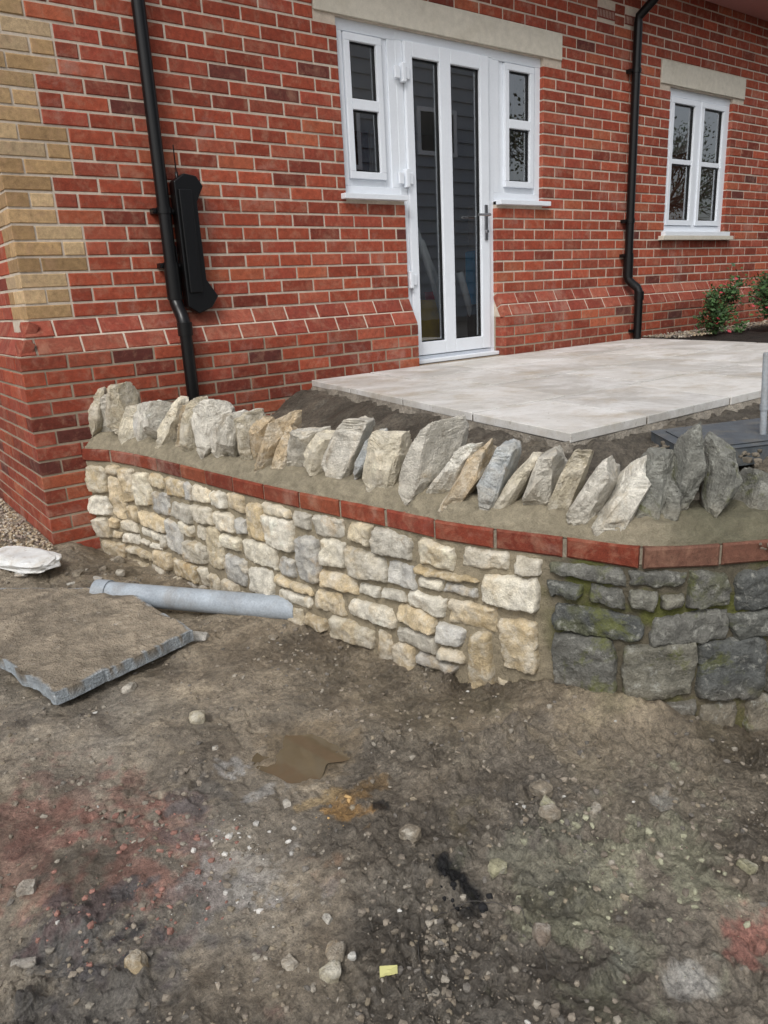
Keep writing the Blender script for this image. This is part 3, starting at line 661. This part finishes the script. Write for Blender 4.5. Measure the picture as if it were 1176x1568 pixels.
# ------------------------------------------------------------ patio
pat=empty('patio'); PZt=-.50
def shear(x,y): return x+(y-1.64)*.175
mb=MB()
ys=[1.64,2.24,2.84,3.44,4.005]
for j in range(4):
    x=2.03; k=0
    while x<5.42:
        w=.60 if (j+k)%3 else .45
        if x+w>5.3: w=5.45-x
        g=.006; a,b_=x+(g if k else 0),x+w-g; y0,y1=ys[j]+(g if j else 0),ys[j+1]-(g if j<3 else 0)
        if x+w>=5.44: b_=5.45
        z1=PZt+random.uniform(-.002,.002); cc=tuple(np.array([.58,.56,.52])*random.uniform(.82,1.08))
        q=[(a,y0),(b_,y0),(b_,y1),(a,y1)]; q=[(shear(*p),p[1]) for p in q]
        mb.add([(p[0],p[1],z1-.035) for p in q]+[(p[0],p[1],z1) for p in q],[(0,3,2,1),(4,5,6,7),(0,1,5,4),(1,2,6,5),(2,3,7,6),(3,0,4,7)],cc)
        x+=w;k+=1
mb.obj('paving_slabs',M_patio,parent=pat,bevel=.003)
mb=MB(); q=[(shear(a,b_),b_) for a,b_ in ((2.035,1.645),(5.445,1.645),(5.445,4.0),(2.035,4.0))]
mb.add([(p[0],p[1],-.8) for p in q]+[(p[0],p[1],PZt-.008) for p in q],[(4,5,6,7),(0,1,5,4),(1,2,6,5),(2,3,7,6),(3,0,4,7)],(.17,.145,.12)); mb.obj('bedding',M_conc,parent=pat)
path=[(shear(2.03,4.0),4.0),(shear(2.03,1.64),1.64),(shear(5.4,1.64),1.64)]
def haunch(a,b_,nrm,name,sd):
    n1_,n2_=int(math.dist(a,b_)/.009),44
    T,Q=np.meshgrid(np.linspace(0,1,n1_),np.linspace(0,1,n2_),indexing='ij')
    x=a[0]+(b_[0]-a[0])*T; y=a[1]+(b_[1]-a[1])*T
    nn=fbm(x*9+sd,y*9,Q*2,oct=6,seed=90,gain=.62)
    off=-.006+.19*Q**1.3+.055*nn*sst(0,.35,Q)
    z=PZt-.026-.26*Q+.04*nn*sst(0,.3,Q)
    return obj(name,np.stack([x+nrm[0]*off,y+nrm[1]*off,z],-1).reshape(-1,3).tolist(),grid_faces(n1_,n2_),M_conc,np.ones((n1_*n2_,3))*np.array([.29,.26,.215])*(1+.4*nn.reshape(-1,1)),True,pat)
haunch(path[0],(path[1][0]-.05,path[1][1]-.05),(-.985,.17),'haunch_side',0); haunch((path[1][0]-.08,path[1][1]),path[2],(0,-1),'haunch_front',5)

# ------------------------------------------------------------ upper soil
nS,nW=420,230
sv=np.linspace(0,SL,nS); wv=np.linspace(0,1,nW)**2.6
x,y,tx,ty,nx,ny=C(sv); bx=x-nx*.27;by=y-ny*.27
fx=np.full(nS,14.0); fyv=np.interp(sv,[0,SL],[4.06,-4.0]); by=np.minimum(by,4.03)
UX_=bx[:,None]*(1-wv)+fx[:,None]*wv; UY_=by[:,None]*(1-wv)+fyv[:,None]*wv
sx=UX_-(UY_-1.64)*.175
dp=np.hypot(np.maximum(np.maximum(2.03-sx,sx-5.45),0),np.maximum(1.64-UY_,0))
hgt=-.555-.18*sst(.05,.45,dp)
rt=sst(2.2,2.5,UX_)*sst(0,.1,1.64-UY_); hgt=hgt*(1-rt)+(-.565)*rt
hgt=np.where((sx>5.45),-.515,hgt)
inside=(dp<=0)&(UY_>1.64); hgt=np.where(inside,-.58,hgt)
dw=np.hypot(UX_-bx[:,None],UY_-by[:,None]); hgt=hgt*(sst(0,.12,dw))+(-.735)*(1-sst(0,.12,dw))
nn=fbm(UX_*7,UY_*7,oct=5,seed=110); hgt=hgt+np.where(inside,0,.028*nn+.02*fbm(UX_*30,UY_*30,oct=3,seed=111))
cc=np.ones(UX_.shape+(3,))*np.array([.18,.155,.12])*(1+.35*nn[...,None])
mul=(sx>5.45); cc[mul]=np.array([.035,.026,.02])
obj('soil',np.stack([UX_,UY_,hgt],-1).reshape(-1,3).tolist(),grid_faces(nS,nW),M_ground,cc.reshape(-1,3),True,attrs={'Wet':np.full(nS*nW,.15),'Speck':np.where(mul,.5,.25).ravel(),'Crumb':np.ones(nS*nW)})

v=[(2.40,1.57),(2.86,1.40),(2.62,1.07),(2.16,1.26)]
mb=MB(); mb.add([(a,b_,-.60) for a,b_ in v]+[(a,b_,-.538) for a,b_ in v],[(4,7,6,5),(0,1,5,4),(1,2,6,5),(2,3,7,6),(3,0,4,7)])
mb.add([(2.5+(a-2.5)*.8,1.33+(b_-1.33)*.8,-.5378) for a,b_ in v]+[(2.5+(a-2.5)*.8,1.33+(b_-1.33)*.8,-.534) for a,b_ in v],[(4,7,6,5),(0,1,5,4),(1,2,6,5),(2,3,7,6),(3,0,4,7)])
mb.obj('manhole_cover',M_slate,bevel=.004)
mb=MB(); mb.tube([(2.56,1.235,-.60),(2.538,1.24,-.26),(2.538,1.24,-.255)],[.011,.011,.008],n=14); mb.tube([(2.551,1.237,-.45),(2.55,1.2375,-.43)],.014,n=14); mb.obj('metal_post',M_grey,auto=.6)

# ------------------------------------------------------------ slab, pipe, rubble on the ground
poly=[(.867,3.135),(.93,2.535),(.39,2.40),(.26,3.05),(.22,3.55),(.33,3.62)]
bm=bmesh.new(); vs=[bm.verts.new((a,b_,0)) for a,b_ in poly]; f=bm.faces.new(vs); bmesh.ops.triangulate(bm,faces=[f]); bmesh.ops.subdivide_edges(bm,edges=bm.edges[:],cuts=39,use_grid_fill=True); bmesh.ops.triangulate(bm,faces=bm.faces[:])
ext=bmesh.ops.extrude_face_region(bm,geom=bm.faces[:]); top=[g for g in ext['geom'] if isinstance(g,bmesh.types.BMVert)]
for v_ in top: v_.co.z=.045
bm.normal_update()
me=bpy.data.meshes.new('broken_concrete_slab')
X_=np.array([v_.co.x for v_ in bm.verts]);Y_=np.array([v_.co.y for v_ in bm.verts]); NN=fbm(X_*11,Y_*11,oct=6,seed=120,gain=.62); N2=fbm(X_*60,Y_*60,oct=3,seed=121,gain=.6); ca=[]
for v_,n,n_2 in zip(bm.verts,NN,N2):
    y=v_.co.y; tp=v_.co.z>.02
    e=any(len(ed.link_faces)==2 and abs(ed.link_faces[0].normal.z-ed.link_faces[1].normal.z)>.5 for ed in v_.link_edges)
    ca.append((.36,.40,.43) if (not tp or (e and n>-.1)) else tuple(np.clip(np.array([.31,.26,.195])*(1+.7*n),.02,1)))
    v_.co.z+=(.014*n+.004*n_2 if tp and not e else 0)-1.245+(y-2.5)*.022
    v_.co.x+=.016*n; v_.co.y+=.016*n
bmesh.ops.recalc_face_normals(bm,faces=bm.faces); bm.to_mesh(me); bm.free()
a=me.color_attributes.new('Col','FLOAT_COLOR','POINT'); a.data.foreach_set('color',np.array([(*c_,1) for c_ in ca],dtype=np.float32).ravel()); me.materials.append(M_conc)
o=bpy.data.objects.new('broken_concrete_slab',me); col.objects.link(o)
mb=MB(); mb.tube([(.78,3.226,-1.205),(1.36,2.48,-1.225)],.050,n=28,cap=False); mb.tube([(.78,3.226,-1.205),(1.36,2.48,-1.225)],.043,n=28,cap=False); mb.tube([(.78,3.226,-1.205),(.82,3.174,-1.2055)],.056,n=28); mb.obj('drain_pipe',M_grey,auto=.8)
def loose(name,lst):
    mb=MB()
    for i,(x,y,w,d,h,cc) in enumerate(lst):
        v,f=rock(4,(w,d,h),700+i+len(name),boxy=.5,planes=9,nz=.08); v=rotz(v,random.uniform(0,3))
        z=gz(x,y)+h*.2; v=v+np.array([x,y,z]); n=fbm(v[:,0]*60,v[:,1]*60,v[:,2]*60,oct=4,seed=9,gain=.6)
        cc=np.array(cc)*.75+np.array([.24,.20,.15])*.25
        mb.add(v,f,np.clip(cc*(1+.6*n[:,None]),.01,.8))
    return mb.obj(name,M_stone)
W_=(.45,.44,.41);B_c=(.25,.215,.165);Gn=(.32,.31,.2)
loose('loose_stones',[(.97,2.60,.11,.05,.03,W_),(.63,2.40,.055,.045,.03,(.38,.35,.30)),(.72,2.02,.05,.045,.035,(.42,.38,.28)),(.98,.97,.045,.04,.03,Gn),(.89,1.17,.05,.04,.035,B_c),(1.24,1.07,.055,.045,.035,B_c),(1.19,1.0,.05,.045,.03,B_c),(1.215,1.03,.04,.03,.03,Gn),(.92,.79,.05,.04,.025,(.2,.16,.13)),
 (.26,1.26,.05,.04,.035,(.32,.25,.15)),(.55,1.0,.045,.035,.035,(.35,.32,.23)),(.50,1.07,.03,.03,.02,B_c),(.58,1.03,.05,.04,.03,B_c),(.13,1.62,.04,.04,.025,(.32,.29,.25)),(.08,1.42,.05,.03,.02,(.33,.31,.28)),(1.30,.95,.05,.03,.02,B_c),(.60,1.0,.018,.015,.015,(.6,.6,.56)),(1.4,.62,.04,.03,.03,Gn),(.74,1.50,.03,.02,.018,(.35,.33,.3)),(.62,1.12,.025,.02,.015,(.5,.48,.43)),
 (.68,3.80,.10,.07,.035,W_),(.58,3.72,.08,.06,.03,W_),(.80,3.62,.05,.05,.03,B_c),(.86,3.5,.06,.04,.02,W_),(.92,3.62,.04,.04,.03,B_c),(.75,3.55,.05,.03,.02,W_),(1.02,3.3,.05,.04,.03,(.3,.26,.2)),(.70,1.85,.02,.015,.015,W_),
 (1.03,3.75,.07,.05,.04,B_c),(.98,3.55,.06,.05,.03,B_c),(1.1,3.2,.05,.05,.03,B_c),(1.2,2.4,.04,.03,.02,B_c)])
v,f=rock(4,(.46,.20,.07),990,boxy=.55,planes=5,nz=.10); v=rotz(v,2.0)+np.array([.60,3.84,-1.165])
obj('mortar_lump',v.tolist(),f,M_patio,np.ones((len(v),3))*np.array([.70,.71,.70]))
mb=MB(); z=gz(.63,.905)+.009; q=[(.612,.922),(.642,.905),(.654,.921),(.624,.939)]
mb.add([(q[i][0],q[i][1],z+(.003 if i%2 else 0)) for i in range(4)]+[(q[i][0],q[i][1],z-.002+(.003 if i%2 else 0)) for i in range(4)],[(0,1,2,3),(7,6,5,4),(0,4,5,1),(1,5,6,2),(2,6,7,3),(3,7,4,0)],(.62,.60,.26)); mb.obj('yellow_paper_scrap',M_col)
mb=MB(); pts_=[]
for i in range(40):
    a=-1.0+i*.11; xx=.80+.13*math.cos(a)+.01*math.sin(3*a); yy=.84+.13*math.sin(a); 
    pts_.append((xx,yy,gz(xx,yy)+.005+.002*math.sin(i)))
mb.tube(pts_,.0009,(.07,.065,.06),n=6); mb.obj('wire',M_col,smooth=True)
def scatter(name,n,fpos,fsz,fcol,sub=1,mat=M_gravel):
    mb=MB(); lib=[rock(sub,(1,1,.7),1000+i,boxy=.7,planes=6,nz=.09) for i in range(20)]
    for (x,y,z) in fpos(n):
        v,f=random.choice(lib); sz=fsz(x,y); v=rotz(v*np.array([sz,sz*random.uniform(.5,1),sz]),random.uniform(0,6.3))+np.array([x,y,z+sz*.0]); mb.add(v,f,fcol(x,y))
    return mb.obj(name,mat)
PAL=[(.25,.21,.16),(.21,.18,.145),(.29,.25,.20),(.17,.155,.135),(.26,.22,.16),(.32,.29,.24),(.22,.19,.15)]
def gp(n):
    x=rng.uniform(-.32,2.0,n*7);y=rng.uniform(.15,3.8,n*7)
    keep=(x<np.interp(y,[0.1,.9,1.1,1.3,1.64,1.9,2.6,3.67],[1.9,1.95,1.72,1.62,1.49,1.44,1.3,1.15])-.02)
    dens=.75*crumb(x,y)*(.12+1.1*sst(-.1,.35,fbm(x*6,y*6,oct=3,seed=33)))+.8*np.exp(-(((x-.5)/.28)**2+((y-1.4)/.28)**2))*sst(-.2,.3,fbm(x*9,y*9,oct=2,seed=34))
    dens+=.5*np.exp(-(((x-1.2)/.14)**2+((y-1.02)/.10)**2))
    dens*=1-.45*sst(.7,1.0,x)
    dens*=1-.8*sst(1.7,2.2,y); dens+=.08+.2*sst(.1,.4,fbm(x*4,y*4,oct=3,seed=35))
    pud=np.exp(-(((x-.92)/.14)**2+((y-1.69)/.17)**2)); dens*=np.clip(1-1.6*pud,0,1)
    keep&=rng.random(n*7)<dens*.6
    x=x[keep][:n];y=y[keep][:n]; h=gh(x,y,*walldist(x,y))[0]; return list(zip(x,y,h))
def gc(x,y):
    c_=np.array(random.choice(PAL))
    if math.hypot(x-.36,y-1.5)<.25 and random.random()<.4: c_=np.array([.33,.175,.14])
    if math.hypot(x-.55,y-1.38)<.16 and random.random()<.3: c_=np.array([.58,.56,.52])
    if math.hypot(x-.84,y-1.36)<.09 and random.random()<.5: c_=np.array([.52,.34,.15])
    if math.hypot((x-.885)*1.8,y-.99)<.09 and random.random()<.85: c_=np.array([.015,.015,.016])
    if math.hypot(x-1.15,y-.75)<.25 and random.random()<.4: c_=np.array([.37,.365,.26])
    if random.random()<.01: c_=np.array([.55,.54,.5])
    return tuple(c_*random.uniform(.75,1.15))
scatter('gravel_debris',14000,gp,lambda x,y:.003+.020*random.random()**4.5,gc)
def gp2(n):
    x=rng.uniform(-.4,.78,n);y=rng.uniform(3.92,5.6,n)
    return [(a,b_,float(-1.178)+.012*random.random()) for a,b_ in zip(x,y)]
GP=[(.42,.33,.22),(.5,.42,.3),(.34,.26,.18),(.55,.5,.42),(.30,.24,.2)]
scatter('pea_gravel',5500,gp2,lambda x,y:random.uniform(.012,.024),lambda x,y:random.choice(GP))
def gp3(n): return [(random.uniform(5.9,9.5),random.uniform(3.6,4.0),-.495+.01*random.random()) for _ in range(n)]
scatter('border_gravel',1800,gp3,lambda x,y:random.uniform(.012,.03),lambda x,y:random.choice(PAL+GP))
def gp4(n):
    r=[]
    while len(r)<n:
        x=random.uniform(1.3,3.3); y=random.uniform(.7,3.9)
        if (x>1.75 and x<1.9+(y-1.64)*.175 and y>1.2) or (y<1.5 and x>1.9):
            z=-.57 if y<1.6 and x>2.2 else -.72
            r.append((x,y,z+.012))
    return r
scatter('soil_clods',900,gp4,lambda x,y:random.uniform(.008,.035),lambda x,y:tuple(np.array((.18,.155,.12))*random.uniform(.7,1.3)))

# ------------------------------------------------------------ shrubs
def shrub(name,x,y,z,r,h,n=900):
    e=empty(name); mb=MB(); st=MB()
    for i in range(9):
        a=random.uniform(0,6.3); t=(x+math.cos(a)*r*.7,y+math.sin(a)*r*.7,z+h*random.uniform(.6,1)); st.tube([(x,y,z-.03),(x+(t[0]-x)*.4,y+(t[1]-y)*.4,z+h*.5),t],[.006,.004,.002],n=5)
    st.obj('stems',M_bark,parent=e)
    cl=[(random.gauss(0,.5),random.gauss(0,.5),random.uniform(.12,1)) for _ in range(30)]
    for i in range(n):
        q=random.choice(cl); p=Vector((x+(q[0]+random.gauss(0,.15))*r,y+(q[1]+random.gauss(0,.15))*r,z+h*max(.03,q[2]+random.gauss(0,.1))))
        d=Vector((random.gauss(0,1),random.gauss(0,1),random.gauss(.4,.8))).normalized(); s_=d.orthogonal().normalized(); L=random.uniform(.03,.055)
        g_=random.uniform(.5,1.4); c_=(.048*g_,.10*g_,.032*g_)
        if random.random()<.03: c_=(.5,.06,.08)
        mb.add([p,p+d*L*.5+s_*L*.28,p+d*L,p+d*L*.5-s_*L*.28],[(0,1,2,3)],c_)
    mb.obj('foliage',M_leaf,parent=e)
shrub('shrub',6.45,3.62,-.50,.18,.36,1300); shrub('shrub',6.98,3.30,-.50,.27,.50,2600); shrub('shrub',8.1,3.3,-.5,.3,.42,1200)

# ------------------------------------------------------------ surroundings behind the camera (seen in window reflections)
nb=empty('clad_house'); mb=MB()
X0,X1,Y1=7.0,14.6,-6.0; z=-1.3; CG=(.30,.34,.39)
while z<5.4:
    mb.add([(X0,Y1+.05,z),(X1,Y1+.05,z),(X1,Y1+.005,z+.29),(X0,Y1+.005,z+.29),(X0,Y1,z),(X1,Y1,z)],[(0,1,2,3),(4,5,1,0)],CG)
    mb.add([(X0-.03,Y1,z),(X0-.03,Y1-8,z),(X0-.005,Y1-8,z+.29),(X0-.005,Y1,z+.29)],[(0,1,2,3)],CG); z+=.29
mb.box(X0,X1,Y1-8,Y1,-1.3,5.4,(.1,.1,.11)); mb.obj('cladding',M_clad,parent=nb)
mb=MB(); mb.add([(X0-.4,Y1+.2,5.3),(X1+.4,Y1+.2,5.3),(X1+.4,Y1-4,8.2),(X0-.4,Y1-4,8.2),(X0-.4,Y1-8.4,5.3),(X1+.4,Y1-8.4,5.3)],[(0,1,2,3),(3,2,5,4),(0,3,4),(1,5,2)],(.06,.06,.065)); mb.obj('roof',M_clad,parent=nb)
mb=MB()
WL=((12.0,13.2,3.0,4.0),(9.2,10.4,2.6,3.8),(8.1,9.2,-.3,1.0))
for a,b_,c_,d in WL: frame_rect(mb,a,b_,c_,d,.09,Y1+.0,Y1+.08); mb.box((a+b_)/2-.04,(a+b_)/2+.04,Y1,Y1+.07,c_+.09,d-.09)
mb.obj('window_frames',M_white,parent=nb)
mb=MB()
for a,b_,c_,d in WL: mb.box(a+.05,b_-.05,Y1+.03,Y1+.055,c_+.05,d-.05,(.01,.012,.015))
mb.obj('window_panes',M_black,parent=nb)
def tree(name,x,y,z,h,leaf,n):
    e=empty(name); tb=MB(); lf=MB(); tips=[]
    def br(p,d,L,r,lev):
        q=p+d*L; m_=p+d*L*.5+Vector((random.gauss(0,.04),random.gauss(0,.04),0))*L; tb.tube([p,m_,q],[r,r*.82,r*.62],n=6,cap=False)
        if lev==0: tips.append(q); return
        for i in range(3 if lev>1 else 4):
            nd_=(d+Vector((random.gauss(0,.55),random.gauss(0,.55),random.gauss(.08,.3)))).normalized(); br(q if i<2 else m_,nd_,L*random.uniform(.62,.8),r*.6,lev-1)
    br(Vector((x,y,z)),Vector((0,0,1)),h*.28,h*.016,5); tb.obj('trunk_and_limbs',M_bark,parent=e)
    if leaf:
        for i in range(n):
            t=random.choice(tips); p=t+Vector((random.gauss(0,.25),random.gauss(0,.25),random.gauss(0,.25))); d=Vector((random.gauss(0,1),random.gauss(0,1),random.gauss(0,1))).normalized(); s_=d.orthogonal().normalized(); L=random.uniform(.08,.16); g_=random.uniform(.5,1.4)
            lf.add([p,p+d*L*.5+s_*L*.3,p+d*L,p+d*L*.5-s_*L*.3],[(0,1,2,3)],(.04*g_,.07*g_,.025*g_))
        lf.obj('crown',M_leaf,parent=e)
tree('tree',16.5,-7.5,-1.3,8,True,2500); tree('tree',19.5,-9,-1.3,9,True,2500); tree('tree',24.0,-8.5,-1.3,8.5,False,0); tree('tree',31,-13,-1.3,10,True,2500)

# ------------------------------------------------------------ camera, light
th=math.radians(16.5); ro=math.radians(3.0); ps=math.radians(53.6)
F=Vector((math.cos(ps),math.sin(ps),0)); R=Vector((math.sin(ps),-math.cos(ps),0)); Zv=Vector((0,0,1))
fwd=F*math.cos(th)-Zv*math.sin(th); up=F*math.sin(th)+Zv*math.cos(th)
rc=R*math.cos(ro)-up*math.sin(ro); uc=R*math.sin(ro)+up*math.cos(ro)
cam=bpy.data.cameras.new('camera'); co=bpy.data.objects.new('camera',cam); col.objects.link(co)
mw=Matrix((rc,uc,-fwd)).transposed().to_4x4(); co.matrix_world=mw
cam.sensor_fit='VERTICAL'; cam.sensor_height=36; cam.lens=36*1132/1568; cam.clip_start=.05; cam.clip_end=600
S.camera=co
w=bpy.data.worlds.new('World'); S.world=w; w.use_nodes=True; nt=w.node_tree
sky=nt.nodes.new('ShaderNodeTexSky'); sky.sky_type='NISHITA'; sky.sun_disc=False
el,az=math.radians(48),math.radians(235)
sky.sun_elevation=el; sky.sun_rotation=az; sky.air_density=1; sky.dust_density=4; sky.ozone_density=1
hs=nt.nodes.new('ShaderNodeHueSaturation'); hs.inputs['Saturation'].default_value=.3; nt.links.new(sky.outputs[0],hs.inputs['Color'])
bg=nt.nodes['Background']; nt.links.new(hs.outputs[0],bg.inputs[0]); bg.inputs[1].default_value=.15
sd=bpy.data.lights.new('sun','SUN'); sd.energy=1.4; sd.angle=math.radians(18); sd.color=(1,.98,.95)
so=bpy.data.objects.new('sun',sd); col.objects.link(so)
dirv=Vector((math.sin(az)*math.cos(el),math.cos(az)*math.cos(el),math.sin(el)))
so.rotation_euler=dirv.to_track_quat('Z','Y').to_euler()
S.view_settings.view_transform='Standard'; S.view_settings.look='None'; S.view_settings.exposure=0
